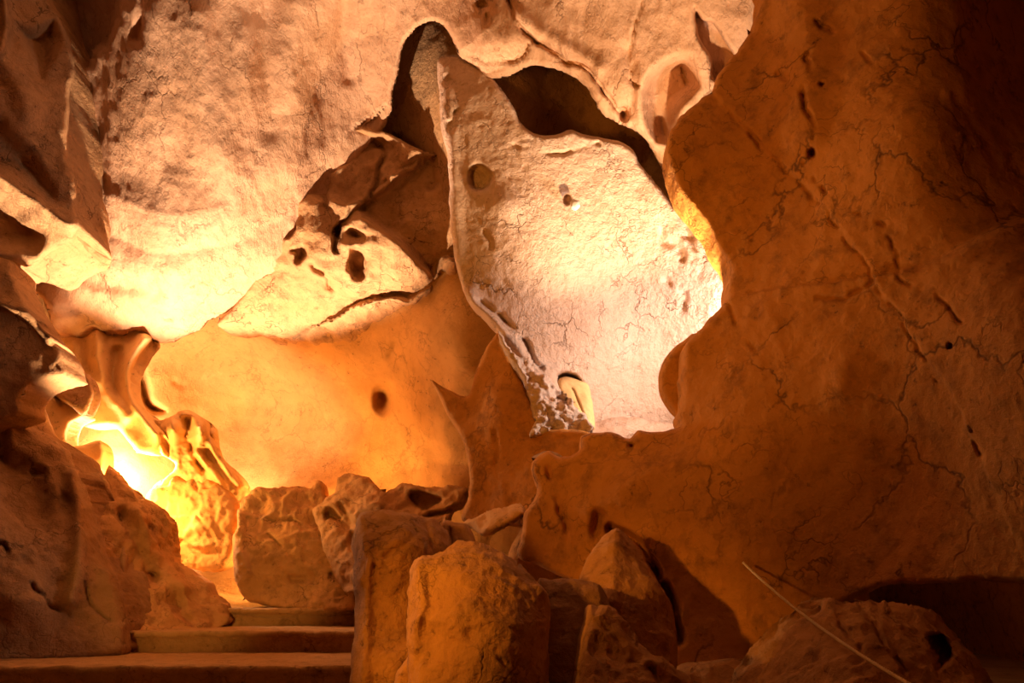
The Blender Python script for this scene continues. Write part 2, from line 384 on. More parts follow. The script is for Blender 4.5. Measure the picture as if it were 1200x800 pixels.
# trodden earth rising behind the top step
def ramp_fn(u, v):
    y = 8.25 + 2.6 * v; x = -4.6 + 3.4 * u
    return np.stack([x, y, .45 + .75 * sstep(0, 1, v) + .05 * np.sin(7 * u)], -1)
S(sheet('path', ramp_fn, 70, 60, M_dirt))

S(relief('wall_baffle', [(600, 640), (700, 560), (900, 560), (1010, 600), (1020, 900), (1000, 1000), (650, 1000), (600, 800)], [(640, 650, 6.4), (800, 600, 6.3), (1100, 600, 6.0), (1500, 600, 5.2), (640, 950, 6.3), (1100, 950, 6.0), (1500, 950, 5.2)], (), M_wall, 6, (12, .2), .5, ((.8, .12, 'fbm'),), 2, 230))  # backing added under the wall to block light from the chamber
# ------------------------------------------------------------------ formations
def rockthing(name, label, cat, outline, ctrl, feats=(), mat=M_bould, group=None, **kw):
    return tag(relief(name, outline, ctrl, feats, mat, **kw), label, cat, group)

# pale slab hung inside the opening
slab_out = [(513, 84), (517, 68), (540, 66), (560, 76), (579, 93), (591, 108), (602, 125), (609, 142), (623, 154), (640, 159), (656, 157), (670, 152), (697, 159), (724, 165), (741, 175), (751, 192), (764, 209),
            (781, 229), (800, 250), (880, 300), (900, 400), (870, 470), (800, 520), (700, 530), (650, 520), (618, 510), (612, 470), (600, 430), (585, 392), (566, 368), (548, 350), (538, 325), (530, 290), (527, 240), (525, 190), (517, 140)]
slab_ctrl = [(520, 80, 6.75), (560, 90, 6.55), (525, 200, 6.7), (600, 180, 6.55), (620, 160, 6.5), (700, 180, 6.6), (750, 200, 6.6), (535, 300, 6.75), (600, 290, 6.6), (700, 270, 6.8), (790, 280, 6.75), (850, 330, 6.6),
             (600, 400, 6.85), (680, 400, 7.05), (760, 390, 7.35), (820, 390, 7.2), (660, 480, 7.2), (740, 470, 7.65), (800, 470, 7.6), (880, 400, 6.9), (640, 510, 7.2), (720, 520, 7.7)]
slab_feats = [hole(562, 207, 16, 18, .16, .35, .2), lump(588, 238, 24, 18, .10, .3), hole(664, 233, 6, 8, .10), crack([(568, 275), (580, 300), (595, 330), (605, 345)], 6, .05, 4, 71, .3),
              ridge([(548, 345), (575, 372), (600, 400), (618, 420), (650, 455)], 9, .10), crack([(560, 350), (590, 372), (612, 395), (622, 420), (640, 440)], 6, .12, 3, 72, .6),
              pit([(650, 440), (664, 434), (678, 438), (684, 450), (672, 470), (658, 462)], .3, 6, 1, 73),
              ridge([(520, 80), (527, 150), (533, 230), (535, 300)], 8, .05),
              crack([(520, 90), (530, 120), (525, 150)], 8, .06, 4, 74, .2), crack([(600, 170), (660, 180), (700, 168)], 4, .05, 3, 75, .3), lump(720, 330, 60, 40, -.08),
              crack([(800, 260), (830, 290), (846, 320)], 12, .10, 8, 76, .0), crack([(770, 270), (800, 300), (820, 340)], 8, .07, 8, 77, .0), crack([(785, 330), (800, 350), (790, 380)], 6, .06, 6, 78, .2)]
slab = rockthing('rock_slab', 'tall pale pinkish rock slab with a small round hole, glowing inside the opening', 'rock', slab_out, slab_ctrl, slab_feats, M_slab,
                 step=2.0, edge=(6, .10), thick=.35, noise=((.8, .05, 'fbm'), (.25, .012, 'ridge'), (.07, .009, 'ridge', 3)), rough=1.0, seed=70)
tag(relief('calcite_crust', [(583, 388), (592, 398), (602, 415), (620, 420), (640, 440), (660, 462), (680, 482), (694, 500), (690, 506), (650, 510), (618, 510), (625, 490), (616, 460), (605, 435), (592, 412)],
           [(585, 392, 6.5), (620, 440, 6.5), (640, 500, 6.5), (690, 500, 6.6)], (pit([(640, 440), (650, 442), (668, 470), (660, 478), (645, 462)], .2, 5, 1, 79),), M_crust, 1.3, (5, .06), .3,
           ((.18, .06, 'ridge'), (.05, .025, 'fbm')), 3.0, 80, slab, scallop=(.06, -.06)), 'rough knobbly crust along the lower left edge')

T = rockthing
T('rock_outcrop', 'fractured dark brown outcrop jutting under the ceiling, left of the pale slab', 'rock',
  [(258, 378), (270, 362), (294, 329), (315, 298), (327, 275), (345, 258), (352, 215), (362, 185), (385, 158), (430, 150), (470, 163), (500, 178), (520, 187), (545, 215), (555, 300), (525, 308), (508, 329), (495, 345), (490, 375), (460, 395), (400, 404), (345, 398), (300, 384)],
  [(265, 376, 9.0), (340, 392, 9.4), (400, 398, 9.4), (480, 370, 9.0), (330, 280, 8.3), (355, 210, 8.1), (390, 160, 7.9), (520, 190, 7.6), (540, 300, 7.7), (430, 230, 7.8), (420, 320, 8.1), (474, 345, 8.3), (330, 350, 8.8), (400, 360, 8.8)],
  (pit([(420, 248), (447, 223), (478, 196), (501, 180), (560, 180), (570, 320), (522, 305), (508, 325), (470, 290), (440, 268)], .38, 10, 2, 91),
   crack([(395, 290), (402, 262), (425, 245), (447, 223), (478, 196), (501, 181)], 7, .22, 3, 92, .9), hole(422, 306, 16, 20, .4, .5), hole(338, 268, 12, 12, .3), hole(352, 298, 8, 14, .25, .6, .4),
   crack([(400, 270), (430, 280), (455, 270)], 10, .25, 4, 93, .7), crack([(360, 190), (375, 220), (385, 250)], 7, .15, 4, 94, .6), crack([(440, 165), (452, 180), (440, 210), (435, 230)], 5, .12, 3, 95, .6),
   fault([(525, 304), (508, 329), (491, 341), (474, 348), (440, 350), (410, 362)], .3, 30, 3, 2, 96), crack([(330, 285), (370, 310), (400, 345)], 6, .12, 4, 97, .5),
   pit([(362, 185), (385, 158), (430, 152), (470, 165), (478, 196), (447, 223), (425, 246), (395, 240), (355, 225)], .22, 12, 3, 98), lump(380, 300, 30, 25, .12), lump(400, 200, 22, 30, .1)), M_crag, step=2.2, edge=(6, .08), thick=.6, noise=((.7, .08, 'fbm'), (.25, .05, 'ridge'), (.07, .015, 'fbm', 3)), rough=2.5, seed=90, scallop=(.30, .08))

T('rock_column', 'dark orange column of rock between the alcove and the pale slab', 'rock',
  [(505, 446), (520, 454), (540, 463), (551, 462), (557, 440), (568, 412), (584, 390), (592, 408), (602, 428), (616, 455), (640, 500), (690, 506), (700, 530), (690, 600), (640, 618), (580, 612), (545, 612), (541, 605), (548, 588), (552, 560), (546, 525), (534, 500), (523, 482), (513, 462)],
  [(507, 446, 7.0), (550, 470, 6.9), (585, 395, 6.8), (640, 505, 6.5), (600, 560, 6.6), (550, 600, 6.8), (650, 660, 6.3)],
  (crack([(582, 505), (584, 530), (580, 545)], 3, .04, 2, 101, .8), lump(590, 480, 25, 40, .1), crack([(615, 512), (660, 514), (690, 512)], 4, .05, 2, 102, .8)), M_wall,
  step=2.2, edge=(5, .07), thick=.5, noise=((.8, .05, 'fbm'), (.2, .015, 'fbm'), (.07, .006, 'ridge', 3)), rough=1.0, seed=100)

T('rock_curtain', 'folded brown rock curtain hanging down the left edge of the cave', 'rock',
  [(-160, -260), (30, -260), (52, -60), (61, 0), (69, 17), (81, 40), (88, 68), (88, 91), (83, 111), (82, 135), (81, 162), (82, 189), (88, 209), (91, 236), (91, 268), (86, 282), (62, 294), (45, 308), (30, 313), (0, 304), (-160, 300)],
  [(-150, -250, 5.6), (0, -250, 5.8), (60, 0, 6.7), (85, 80, 6.7), (82, 160, 6.7), (90, 260, 6.9), (40, 305, 7.1), (0, 150, 6.3), (-150, 100, 5.9), (-150, 290, 6.2), (0, 290, 6.8), (0, 0, 6.4)],
  (pit([(10, 22), (40, 30), (66, 20), (76, 45), (62, 80), (48, 95), (35, 70), (22, 50)], .22, 24, 2, 111), ridge([(-10, 205), (15, 216), (45, 240), (75, 258), (92, 262)], 9, .28),
   pit([(-40, 140), (0, 130), (20, 150), (55, 190), (75, 245), (40, 232), (10, 208), (-40, 200)], .14, 26, 2, 112), pit([(-60, 225), (5, 222), (40, 250), (60, 275), (40, 300), (-60, 300)], .3, 30, 2, 113),
   ridge([(-5, 60), (20, 95), (35, 130)], 16, .10), ridge([(0, -20), (6, 30), (0, 60)], 6, .2)), M_crag,
  step=2.6, edge=(8, .22), thick=.8, noise=((.8, .08, 'fbm'), (.25, .03, 'ridge')), rough=1.5, seed=110)

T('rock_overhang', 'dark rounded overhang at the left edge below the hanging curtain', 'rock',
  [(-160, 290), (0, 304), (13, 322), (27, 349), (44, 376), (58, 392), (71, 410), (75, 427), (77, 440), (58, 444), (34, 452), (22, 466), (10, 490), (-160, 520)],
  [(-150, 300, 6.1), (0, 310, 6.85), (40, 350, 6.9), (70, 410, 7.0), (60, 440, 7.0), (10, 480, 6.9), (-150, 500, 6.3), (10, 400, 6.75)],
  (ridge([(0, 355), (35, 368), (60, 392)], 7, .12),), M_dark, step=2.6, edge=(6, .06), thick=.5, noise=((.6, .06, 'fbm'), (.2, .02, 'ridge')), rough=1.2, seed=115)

lace = T('rock_bridge', 'small orange rock bridge with a hooked lobe, left of the glaring light', 'rock',
  [(5, 500), (14, 470), (28, 450), (55, 438), (76, 438), (86, 451), (80, 461), (90, 470), (101, 485), (84, 496), (78, 512), (86, 540), (60, 560), (5, 540)],
  [(10, 480, 8.2), (60, 445, 8.4), (90, 480, 8.4), (60, 540, 8.1)], (pit([(62, 456), (70, 460), (84, 470), (72, 474), (60, 465)], .2, 6, 1, 121), crack([(55, 450), (60, 462), (70, 472)], 4, .1, 2, 122, .9)), M_flow,
  step=1.8, edge=(7, .14), thick=.35, noise=((.3, .04, 'fbm'), (.1, .01, 'fbm')), rough=.8, seed=120)
tag(relief('rock_hook', [(64, 462), (78, 455), (86, 446), (89, 437), (97, 435), (107, 445), (110, 462), (104, 480), (97, 488), (82, 476)], [(64, 462, 8.25), (96, 436, 8.3), (100, 485, 8.3), (84, 470, 8.2)],
           (), M_crag, 1.6, (6, .12), .25, ((.2, .03, 'fbm'), (.08, .015, 'ridge')), .8, 125, lace), 'dark brown pitted hook')
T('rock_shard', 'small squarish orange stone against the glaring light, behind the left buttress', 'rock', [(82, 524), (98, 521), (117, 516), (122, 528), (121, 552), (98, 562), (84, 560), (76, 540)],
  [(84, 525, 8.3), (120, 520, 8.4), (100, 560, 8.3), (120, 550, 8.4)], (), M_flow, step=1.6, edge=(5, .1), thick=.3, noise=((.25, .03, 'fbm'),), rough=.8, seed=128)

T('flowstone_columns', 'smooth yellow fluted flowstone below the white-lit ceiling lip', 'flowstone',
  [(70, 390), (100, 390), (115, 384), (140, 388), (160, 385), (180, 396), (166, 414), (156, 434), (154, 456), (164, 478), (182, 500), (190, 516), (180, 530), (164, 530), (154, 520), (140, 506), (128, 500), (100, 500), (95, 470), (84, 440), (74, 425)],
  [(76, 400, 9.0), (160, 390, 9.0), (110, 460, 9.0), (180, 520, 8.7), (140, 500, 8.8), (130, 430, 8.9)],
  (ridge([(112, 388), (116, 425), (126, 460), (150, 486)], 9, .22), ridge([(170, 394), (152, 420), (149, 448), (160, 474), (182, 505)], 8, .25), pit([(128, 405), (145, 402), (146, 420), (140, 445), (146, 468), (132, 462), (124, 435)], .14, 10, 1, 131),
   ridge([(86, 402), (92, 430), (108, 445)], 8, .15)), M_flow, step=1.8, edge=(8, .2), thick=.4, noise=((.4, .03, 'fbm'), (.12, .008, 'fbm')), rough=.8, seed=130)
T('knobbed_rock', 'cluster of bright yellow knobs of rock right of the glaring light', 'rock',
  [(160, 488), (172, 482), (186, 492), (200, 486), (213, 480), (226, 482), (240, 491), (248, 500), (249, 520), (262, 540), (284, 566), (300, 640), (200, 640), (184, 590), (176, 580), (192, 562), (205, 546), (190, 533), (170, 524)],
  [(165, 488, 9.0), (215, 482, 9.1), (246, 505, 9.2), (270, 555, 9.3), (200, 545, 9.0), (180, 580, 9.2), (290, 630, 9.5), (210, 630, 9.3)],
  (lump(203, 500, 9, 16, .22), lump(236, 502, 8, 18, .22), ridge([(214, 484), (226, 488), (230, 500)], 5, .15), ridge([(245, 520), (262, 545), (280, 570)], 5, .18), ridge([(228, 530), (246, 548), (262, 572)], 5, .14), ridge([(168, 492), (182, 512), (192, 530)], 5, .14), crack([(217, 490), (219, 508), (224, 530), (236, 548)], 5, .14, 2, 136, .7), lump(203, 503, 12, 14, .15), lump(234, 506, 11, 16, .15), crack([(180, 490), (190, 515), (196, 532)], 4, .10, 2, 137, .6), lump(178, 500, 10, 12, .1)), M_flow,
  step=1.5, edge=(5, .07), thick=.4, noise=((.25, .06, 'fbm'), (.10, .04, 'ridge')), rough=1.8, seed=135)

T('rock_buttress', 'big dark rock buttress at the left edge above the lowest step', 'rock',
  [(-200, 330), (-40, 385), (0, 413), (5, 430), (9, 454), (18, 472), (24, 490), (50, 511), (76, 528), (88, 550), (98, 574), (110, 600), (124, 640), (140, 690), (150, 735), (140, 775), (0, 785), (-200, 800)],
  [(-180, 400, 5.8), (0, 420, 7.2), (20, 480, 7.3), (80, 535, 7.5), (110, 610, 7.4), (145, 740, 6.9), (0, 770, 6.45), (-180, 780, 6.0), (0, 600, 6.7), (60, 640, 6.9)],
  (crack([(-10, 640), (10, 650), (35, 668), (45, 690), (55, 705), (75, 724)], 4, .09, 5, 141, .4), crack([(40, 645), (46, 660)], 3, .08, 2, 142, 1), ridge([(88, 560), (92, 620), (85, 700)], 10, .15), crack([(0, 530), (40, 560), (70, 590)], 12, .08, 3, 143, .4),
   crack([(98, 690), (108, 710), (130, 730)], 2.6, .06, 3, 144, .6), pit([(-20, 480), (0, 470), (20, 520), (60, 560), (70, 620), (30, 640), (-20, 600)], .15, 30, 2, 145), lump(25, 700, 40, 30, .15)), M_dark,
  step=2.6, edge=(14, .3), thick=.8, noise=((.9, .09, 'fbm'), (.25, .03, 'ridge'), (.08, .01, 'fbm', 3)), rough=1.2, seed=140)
T('rock_spire', 'pointed rock spire with a rubbly flank, rising beside the upper steps', 'rock',
  [(86, 600), (98, 581), (114, 570), (121, 560), (127, 545), (134, 554), (152, 574), (172, 587), (189, 601), (199, 618), (204, 646), (208, 662), (236, 678), (262, 706), (268, 730), (230, 742), (150, 760), (100, 765), (80, 700)],
  [(127, 547, 8.2), (98, 585, 7.8), (190, 605, 8.3), (205, 650, 8.4), (262, 715, 8.2), (150, 750, 7.1), (100, 740, 7.0), (140, 650, 7.6)],
  (crack([(145, 605), (152, 640), (170, 670), (190, 700), (215, 722)], 12, .14, 7, 151, .5), ridge([(160, 602), (172, 630), (186, 660), (215, 690)], 9, .14), crack([(165, 615), (180, 628), (200, 640)], 6, .08, 5, 152, .2),
   crack([(110, 595), (120, 620), (122, 640)], 3, .05, 3, 153, .4), lump(190, 690, 20, 14, .12)), M_bould, step=2.2, edge=(6, .08), thick=.25, noise=((.6, .07, 'fbm'), (.2, .05, 'ridge'), (.07, .015, 'fbm', 3)), rough=1.2, seed=150)

T('boulder', 'rounded yellow-lit boulder at the head of the path, right of the spire', 'boulder',
  [(168, 590), (180, 572), (190, 564), (208, 556), (226, 557), (248, 561), (266, 574), (277, 592), (274, 640), (262, 668), (230, 668), (205, 664), (190, 620)],
  [(175, 585, 9.1), (225, 560, 9.2), (270, 590, 9.0), (230, 620, 8.85), (265, 660, 8.9), (200, 650, 9.0)],
  (crack([(228, 568), (236, 585), (228, 600), (238, 612)], 3, .06, 2, 161, .7), crack([(215, 632), (240, 645), (255, 640)], 5, .1, 3, 162, .8), lump(200, 563, 18, 8, .15), lump(185, 575, 12, 7, .12)), M_back,
  step=1.8, edge=(10, .12), thick=.5, noise=((.4, .06, 'fbm'), (.15, .05, 'ridge'), (.06, .012, 'fbm', 3)), rough=1.8, seed=160)
T('boulder', 'broad angular orange boulder above the top step, with a thin spike on its rim', 'boulder',
  [(276, 604), (286, 586), (310, 574), (340, 571), (364, 573), (369, 562), (374, 563), (380, 585), (396, 592), (412, 612), (425, 640), (428, 715), (340, 712), (296, 706), (280, 684), (274, 640)],
  [(280, 600, 8.8), (340, 575, 9.0), (400, 600, 8.8), (425, 690, 8.3), (340, 700, 8.45), (290, 690, 8.6), (340, 630, 8.6)],
  (crack([(302, 603), (322, 612), (345, 614), (355, 620)], 3, .08, 4, 166, .6), crack([(370, 640), (382, 660), (392, 680)], 4, .08, 5, 167, .2), crack([(290, 670), (330, 680), (400, 672)], 6, .10, 6, 168, .3), ridge([(280, 606), (283, 640), (290, 670)], 8, .12),
   crack([(316, 628), (330, 640)], 2.5, .05, 2, 169, .9)), M_bould, step=2.0, edge=(5, .06), thick=.5, noise=((.6, .12, 'fbm'), (.22, .06, 'ridge'), (.08, .02, 'ridge', 3)), rough=2.2, seed=165)
T('rock_ledge', 'ragged layered rock ledge behind the front boulders, at the foot of the alcove', 'rock',
  [(370, 600), (378, 592), (392, 574), (395, 557), (410, 555), (428, 559), (440, 571), (452, 579), (463, 574), (476, 567), (500, 571), (535, 571), (548, 574), (542, 588), (530, 600), (520, 625), (480, 650), (440, 690), (400, 690), (380, 640)],
  [(380, 600, 8.6), (410, 558, 8.8), (470, 572, 8.4), (545, 576, 8.0), (520, 610, 7.9), (440, 640, 8.0), (400, 680, 8.1)],
  (crack([(388, 604), (410, 620), (416, 640)], 10, .3, 3, 171, .9), pit([(480, 580), (500, 576), (522, 582), (520, 592), (500, 600), (485, 594)], .2, 5, 2, 172), crack([(400, 595), (412, 612), (420, 616)], 6, .2, 2, 173, .9), crack([(470, 598), (500, 604), (530, 598), (546, 578)], 5, .2, 2, 174, .9),
   lump(440, 590, 18, 12, .15)), M_bould, step=1.7, edge=(6, .08), thick=.6, noise=((.4, .08, 'fbm'), (.14, .035, 'ridge'), (.05, .012, 'fbm', 3)), rough=2, seed=170)
T('shelf_stone', 'small yellow-lit stone shelf sticking out beside the right wall', 'rock', [(540, 616), (552, 608), (562, 603), (576, 597), (596, 594), (612, 593), (616, 602), (602, 614), (586, 622), (572, 629), (562, 626), (553, 618)],
  [(545, 612, 6.2), (610, 595, 5.9), (575, 626, 5.8), (600, 612, 5.8)], (), M_back, step=1.6, edge=(8, .2), thick=.5, noise=((.25, .04, 'fbm'), (.08, .02, 'ridge')), rough=1.2, seed=176)

T('small_rock', 'small yellow cracked rock at the foot of the pale slab', 'rock', [(652, 446), (662, 440), (676, 442), (689, 452), (694, 475), (697, 503), (682, 498), (665, 482), (655, 464)],
  [(655, 450, 7.1), (690, 455, 7.15), (690, 500, 6.9), (665, 480, 6.95)], (crack([(668, 454), (678, 472), (688, 492)], 1.5, .04, 2, 181, .6),), M_flow, step=1.4, edge=(7, .14), thick=.3, noise=((.2, .03, 'fbm'),), rough=.8, seed=180)
T('rounded_rock', 'brown rounded rock tucked behind the right wall edge, below the brightest light', 'rock', [(815, 390), (804, 397), (792, 405), (779, 420), (772, 440), (774, 460), (782, 476), (796, 490), (830, 500), (860, 450), (850, 400)],
  [(800, 400, 5.45), (775, 440, 5.5), (795, 485, 5.45), (850, 440, 5.4)], (), M_wall, step=2, edge=(9, .1), thick=.15, noise=((.4, .02, 'fbm'),), rough=.5, seed=185)
T('crystal_pebble', 'tiny white pebble lodged in the pale slab beside a small pit', 'pebble', [(668, 237), (672, 233), (678, 235), (680, 241), (675, 245), (669, 243)], [(673, 239, 6.53)], (), M_chalk, step=1.0, edge=(4, .03), thick=.09, noise=((.05, .006, 'fbm'),), rough=.3, seed=186)
S(relief('trim_chamber', [(640, 500), (692, 490), (730, 489), (770, 494), (800, 500), (900, 520), (890, 560), (640, 550)], [(640, 495, 7.7), (692, 490, 7.7), (880, 495, 7.6), (640, 525, 6.5), (740, 525, 6.5), (880, 525, 6.5), (640, 555, 6.2), (880, 555, 6.2)], (), M_slab, 2, (8, .1), .4,
         ((.4, .05, 'fbm'), (.12, .02, 'fbm')), 1, 188))

# front boulders
T('boulder', 'upright orange boulder with a pale left edge, standing against the steps', 'boulder',
  [(414, 660), (416, 625), (421, 606), (438, 598), (456, 596), (480, 600), (505, 606), (520, 615), (528, 632), (534, 700), (540, 860), (500, 900), (412, 900), (414, 780), (417, 710)],
  [(416, 640, 4.5), (440, 600, 4.7), (520, 618, 4.7), (470, 640, 4.35), (425, 700, 4.4), (525, 700, 4.5), (420, 880, 4.2), (530, 880, 4.2), (470, 780, 4.15)],
  (ridge([(424, 612), (432, 660), (428, 710), (424, 800)], 8, .07), crack([(447, 712), (480, 708), (520, 700)], 20, .0, 1), crack([(440, 660), (462, 645), (490, 625)], 5, .04, 3, 191, .4), crack([(497, 612), (502, 640)], 8, .05, 2, 192, .8), lump(455, 780, 30, 30, .06)), M_bould,
  step=2.0, edge=(20, .17), thick=.6, noise=((.5, .05, 'fbm'), (.18, .022, 'ridge'), (.06, .010, 'fbm', 3), (.028, .004, 'ridge', 2)), rough=1.2, seed=190)
T('boulder', 'largest front boulder, sloping to the right, with a pale rough left corner', 'boulder',
  [(478, 735), (479, 700), (482, 664), (494, 651), (515, 645), (535, 637), (556, 636), (576, 645), (600, 661), (622, 678), (638, 690), (643, 715), (642, 800), (646, 900), (476, 900), (482, 800)],
  [(484, 664, 3.75), (555, 638, 3.9), (635, 692, 3.7), (560, 690, 3.5), (490, 740, 3.6), (630, 780, 3.5), (490, 880, 3.4), (640, 880, 3.4), (560, 800, 3.35)],
  (ridge([(488, 668), (492, 710), (486, 760)], 8, .06), ridge([(498, 655), (530, 645), (560, 645), (600, 668), (634, 694)], 10, .05), crack([(600, 790), (580, 765), (605, 740), (630, 735)], 4, .03, 3, 196, .5), lump(552, 742, 8, 10, -.03), lump(600, 760, 25, 40, .05)), M_bould,
  step=2.0, edge=(20, .16), thick=.6, noise=((.5, .05, 'fbm'), (.18, .022, 'ridge'), (.06, .010, 'fbm', 3), (.028, .004, 'ridge', 2)), rough=1.2, seed=195)
T('small_rock', 'small orange block wedged behind the two front boulders', 'rock', [(518, 614), (532, 612), (546, 613), (553, 622), (560, 645), (560, 680), (520, 680)], [(520, 615, 4.9), (550, 618, 4.9), (555, 660, 4.75), (525, 660, 4.75)], (crack([(528, 612), (530, 640)], 3, .05, 1, 199, 1),), M_bould,
  step=1.8, edge=(6, .1), thick=.4, noise=((.3, .03, 'fbm'),), rough=.8, seed=198)
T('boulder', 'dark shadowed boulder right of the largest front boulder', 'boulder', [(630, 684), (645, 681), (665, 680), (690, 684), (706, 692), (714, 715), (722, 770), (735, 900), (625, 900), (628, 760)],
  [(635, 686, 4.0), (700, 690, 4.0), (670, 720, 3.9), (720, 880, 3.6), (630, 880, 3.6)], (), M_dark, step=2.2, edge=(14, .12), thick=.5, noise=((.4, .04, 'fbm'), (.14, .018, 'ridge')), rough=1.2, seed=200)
T('boulder', 'low ragged boulder sloping down at the bottom, beside the dark one', 'boulder', [(688, 722), (697, 713), (710, 711), (726, 726), (736, 745), (760, 768), (786, 780), (806, 795), (832, 830), (850, 900), (680, 900)],
  [(698, 716, 3.6), (735, 745, 3.6), (800, 795, 3.5), (840, 880, 3.3), (690, 880, 3.2), (740, 800, 3.3)], (crack([(740, 770), (765, 785), (775, 800)], 5, .05, 3, 206, .8), ridge([(700, 716), (725, 735), (760, 772), (805, 798)], 8, .05)), M_bould,
  step=2.0, edge=(9, .15), thick=.5, noise=((.4, .05, 'fbm'), (.12, .03, 'ridge')), rough=1.8, seed=205)
T('leaning_slab', 'pointed slab of rock leaning against the right wall behind the front boulders', 'rock', [(676, 690), (685, 665), (696, 645), (710, 627), (721, 618), (736, 628), (755, 650), (771, 676), (783, 704), (788, 735), (790, 790), (780, 850), (690, 850), (680, 760)],
  [(690, 660, 4.5), (720, 620, 4.7), (785, 710, 4.4), (740, 700, 4.25), (790, 830, 4.1), (690, 830, 4.0)], (ridge([(720, 622), (722, 660), (715, 700)], 12, .06),), M_bould, step=2.0, edge=(16, .12), thick=.35, noise=((.5, .05, 'fbm'), (.14, .02, 'ridge')), rough=1.2, seed=210)
T('small_rock', 'small stone at the bottom between the two upright front boulders', 'rock', [(462, 800), (468, 782), (480, 766), (488, 760), (494, 790), (500, 900), (455, 900)], [(480, 770, 3.75), (465, 880, 3.5), (495, 880, 3.5)], (), M_bould, step=1.8, edge=(7, .1), thick=.3, noise=((.3, .03, 'fbm'),), rough=1, seed=214)
T('boulder', 'domed boulder with a dark hollow, under the rope at the lower right', 'boulder',
  [(872, 830), (884, 795), (897, 775), (916, 750), (940, 726), (958, 713), (964, 703), (976, 703), (990, 707), (1030, 710), (1062, 712), (1092, 722), (1118, 746), (1142, 766), (1154, 788), (1175, 840), (1190, 900), (850, 900)],
  [(890, 790, 3.9), (970, 706, 3.9), (1060, 714, 3.8), (1150, 785, 3.6), (1000, 770, 3.45), (880, 890, 3.4), (1180, 890, 3.2), (1020, 880, 3.1)],
  (pit([(1085, 745), (1100, 742), (1110, 750), (1118, 768), (1110, 780), (1098, 788), (1095, 775), (1088, 765)], .25, 6, 1, 221), crack([(960, 705), (985, 735), (1010, 760)], 5, .05, 3, 222, .6), crack([(1010, 715), (1030, 740), (1040, 770)], 4, .05, 3, 223, .6), crack([(1050, 770), (1060, 785)], 4, .06, 1, 224, 1),
   lump(965, 708, 10, 8, .05)), M_bould, step=2.2, edge=(16, .35), thick=.5, noise=((.4, .05, 'fbm'), (.12, .025, 'ridge'), (.05, .008, 'fbm', 3)), rough=1.5, seed=220)
T('low_rock', 'low dark hump of rock at the foot of the right wall', 'rock', [(770, 830), (790, 790), (815, 776), (845, 771), (870, 772), (890, 786), (905, 830), (910, 900), (760, 900)], [(790, 795, 4.4), (850, 773, 4.5), (890, 790, 4.4), (840, 880, 3.8)], (), M_bould,
  step=2.2, edge=(12, .2), thick=.4, noise=((.4, .04, 'fbm'), (.12, .015, 'ridge')), rough=1.2, seed=226)

# ------------------------------------------------------------------ concrete steps
def step_block(label, y0, y1, ztop, xl, xr, skew, seed):
    """worn concrete step: rounded nose, chipped riser"""
    n = 160; xs = np.linspace(xl, xr, n)
    prof = [(y1 - y0, -.20), (.02, -.20)]
    prof = [(.035, -.19), (.03, -.15), (.028, -.10), (.022, -.06), (.0, -.048), (-.012, -.035), (-.014, -.018), (-.004, -.004), (.02, 0), (.08, .002), (.25, 0), (.5, .002), (.8, 0), (1.1, .002), (y1 - y0, 0), (y1 - y0 + .15, 0), (y1 - y0 + .15, -.22)]
    P = np.array([[[x, y0 + skew * (x - xr) + a, ztop + b] for x in xs] for a, b in prof])
    h = .012 * fbm(P, .25, 4, .55, 'fbm', seed) + .010 * fbm(P, .08, 3, .5, 'ridge', seed + 1)
    w = np.ones(len(prof)); w[8:] = .6
    P[..., 2] += h * w[:, None]; P[..., 1] += .9 * h * w[:, None]
    chip = sstep(.25, .6, fbm(P, .5, 3, .5, 'fbm', seed + 2))
    P[3:8, :, 1] += .025 * chip[3:8]; P[3:8, :, 2] -= .012 * chip[3:8]
    m = len(prof); I = np.arange(n * m).reshape(m, n)
    q = np.stack([I[:-1, :-1], I[:-1, 1:], I[1:, 1:], I[1:, :-1]], -1).reshape(-1, 4).tolist()
    for e in (0, n - 1):   # end caps
        for k in range(m // 2 - 1):
            q.append([I[k, e], I[k + 1, e], I[m - 2 - k, e], I[m - 1 - k, e]])
    b = I[0]; t = I[-1]
    for k in range(n - 1): q.append([b[k], b[k + 1], t[k + 1], t[k]])
    return tag(put('concrete_step', mesh_from('concrete_step', P.reshape(-1, 3), np.array(q), M_conc)), label, 'step', 'concrete steps beside the left buttress')
step_block('lowest and widest concrete step, along the bottom left', 5.85, 7.2, .165, -4.9, -.5, .02, 300)
step_block('middle concrete step, with a worn front edge', 7.18, 8.32, .335, -4.3, -.7, .015, 310)
step_block('topmost and shortest concrete step, below the earth path', 8.3, 8.8, .505, -3.6, -.9, .01, 320)

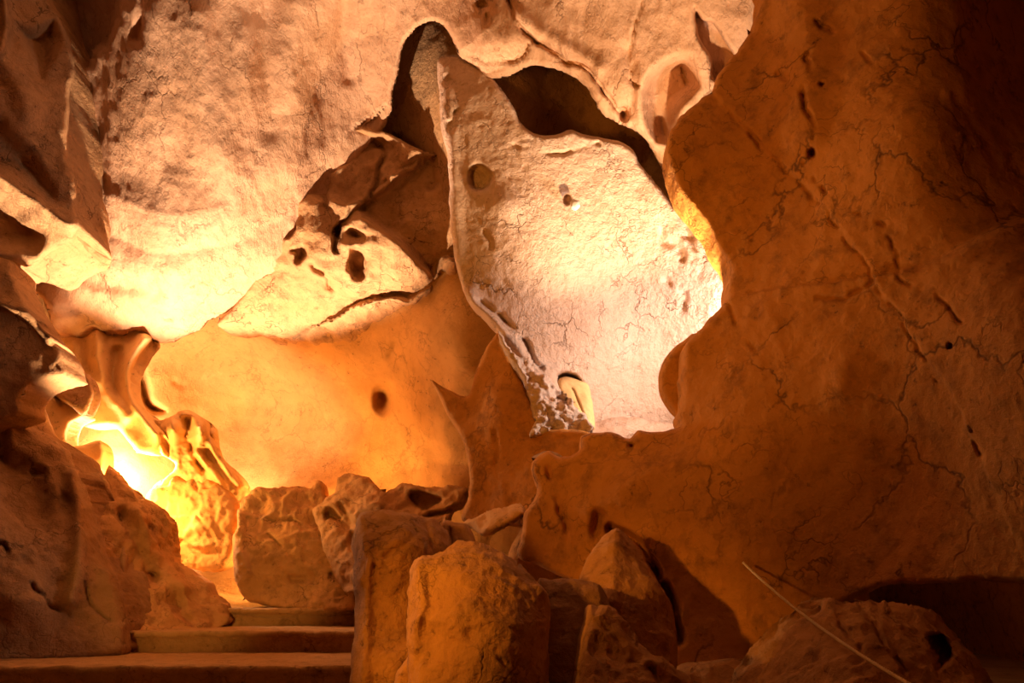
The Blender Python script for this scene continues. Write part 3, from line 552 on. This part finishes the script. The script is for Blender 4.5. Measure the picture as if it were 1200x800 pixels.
# ------------------------------------------------------------------ rope and its anchor
def tube(pts, r, k=8):
    P = np.array(pts); n = len(P); T_ = np.gradient(P, axis=0); T_ /= np.linalg.norm(T_, axis=1, keepdims=True)
    A = np.cross(T_, [0, 0, 1.0]); A /= np.linalg.norm(A, axis=1, keepdims=True) + 1e-9; B = np.cross(T_, A)
    a = np.arange(k) * 2 * math.pi / k
    V = P[:, None] + r * (np.cos(a)[None, :, None] * A[:, None] + np.sin(a)[None, :, None] * B[:, None])
    I = np.arange(n * k).reshape(n, k); J = np.roll(I, -1, 1)
    q = np.stack([I[:-1], J[:-1], J[1:], I[1:]], -1).reshape(-1, 4)
    return V.reshape(-1, 3), q
def simple_mat(name, col, rough, metal=0):
    m = bpy.data.materials.new(name); m.use_nodes = True; b = m.node_tree.nodes['Principled BSDF']
    n = m.node_tree.nodes.new('ShaderNodeTexNoise'); n.inputs['Scale'].default_value = 60
    r = m.node_tree.nodes.new('ShaderNodeValToRGB'); r.color_ramp.elements[0].color = (*[c * .7 for c in col], 1); r.color_ramp.elements[1].color = (*col, 1)
    m.node_tree.links.new(n.outputs[0], r.inputs[0]); m.node_tree.links.new(r.outputs[0], b.inputs['Base Color'])
    b.inputs['Roughness'].default_value = rough; b.inputs['Metallic'].default_value = metal
    return m
M_rope = simple_mat('hemp rope', (.92, .70, .34), .8)
M_iron = simple_mat('dark iron', (.09, .07, .06), .5, .8)
a0 = np.array(W(871, 659, 4.62)); a1 = np.array(W(1115, 828, 2.75))
tt = np.linspace(0, 1, 700)[:, None]
core = a0 + (a1 - a0) * tt; core[:, 2] -= .05 * (4 * tt * (1 - tt))[:, 0]
length = np.linalg.norm(a1 - a0)
dirv = (a1 - a0) / length; e1 = np.cross(dirv, [0, 0, 1.]); e1 /= np.linalg.norm(e1); e2 = np.cross(dirv, e1)
vs_, qs_ = [], []; off = 0
for k in range(3):
    ph = tt * length / .045 * 2 * math.pi + k * 2 * math.pi / 3
    v, q = tube(core + .0036 * (np.cos(ph) * e1 + np.sin(ph) * e2), .0038, 7)
    vs_.append(v); qs_.append(q + off); off += len(v)
rope = tag(put('rope', mesh_from('rope', np.concatenate(vs_), np.concatenate(qs_), M_rope)), 'thin twisted yellow rope running down from the right wall to the bottom edge', 'rope')

# ------------------------------------------------------------------ camera
cam = bpy.data.cameras.new('camera'); co = bpy.data.objects.new('camera', cam); C.objects.link(co)
cam.sensor_width = 36; cam.lens = 36 * F / 1200.0
co.location = (0, 0, EYE); co.rotation_euler = (math.pi / 2 + PITCH, 0, 0)
cam.clip_start = .05; cam.clip_end = 100
bpy.context.scene.camera = co

# ------------------------------------------------------------------ lamps hidden in the cave, plus fills added to lift dim rock
def lamp(name, kind, loc, power, col, target=None, size=.1, angle=90, blend=.5):
    l = bpy.data.lights.new(name, kind); l.energy = power; l.color = col
    l.shadow_soft_size = size
    o = bpy.data.objects.new(name, l); C.objects.link(o); o.location = loc
    if kind == 'SPOT':
        l.spot_size = math.radians(angle); l.spot_blend = blend
        o.rotation_euler = (Vector(target) - Vector(loc)).to_track_quat('-Z', 'Y').to_euler()
    return o
WARM = (1, .66, .36); AMBER = (1, .38, .04); GOLD = (1, .52, .14); WHITE = (1, .80, .68)
lamp('uplighter', 'SPOT', W(215, 668, 7.9), 2200, (1, .70, .47), W(255, 170, 7.25), .05, 78, .3)
lamp('alcove_lamp', 'POINT', W(140, 562, 9.2), 280, (1, .77, .50), size=.22)
lamp('alcove_wash', 'POINT', W(240, 590, 9.8), 14, GOLD, size=.05)  # added low fill that warms the alcove wall
lamp('alcove_fill', 'POINT', W(372, 625, 9.45), 105, GOLD, size=.15)  # added fill for the right side of the alcove
lamp('spire_fill', 'POINT', W(150, 590, 8.48), 110, GOLD, size=.05)  # fill added behind the spire to brighten flowstone and knobs
lamp('chamber_lamp', 'SPOT', W(885, 400, 6.3), 180, WHITE, W(720, 310, 6.8), .10, 165, .5)
lamp('roof_spot', 'SPOT', W(850, 480, 5.75), 900, WARM, W(600, -70, 6.2), .06, 78, 1.0)
lamp('amber_fill', 'SPOT', (-2.6, 1.2, 1.3), 470, AMBER, W(700, 270, 5.6), .35, 64, 1.0)  # unseen broad fill from front left, for the right wall and column
lamp('boulder_fill', 'SPOT', (-2.4, 1.9, 1.5), 320, AMBER, W(495, 705, 3.8), .08, 30, .9)  # unseen fill added at front left to lift the boulders
lamp('step_fill', 'SPOT', (-2.9, 2.6, .6), 450, GOLD, W(290, 640, 8.6), .1, 26, .9)  # added off-view fill for the steps and the boulders above them

w = bpy.data.worlds.new('world'); bpy.context.scene.world = w; w.use_nodes = True
w.node_tree.nodes['Background'].inputs[0].default_value = (0, 0, 0, 1)
sc = bpy.context.scene
sc.view_settings.view_transform = 'Standard'; sc.view_settings.look = 'None'; sc.view_settings.gamma = 1; sc.view_settings.exposure = 0
sc.view_settings.use_curve_mapping = False
sc.cycles.use_denoising = True; sc.cycles.max_bounces = 4; sc.cycles.diffuse_bounces = 3; sc.cycles.adaptive_threshold = .04; sc.cycles.sample_clamp_indirect = 6
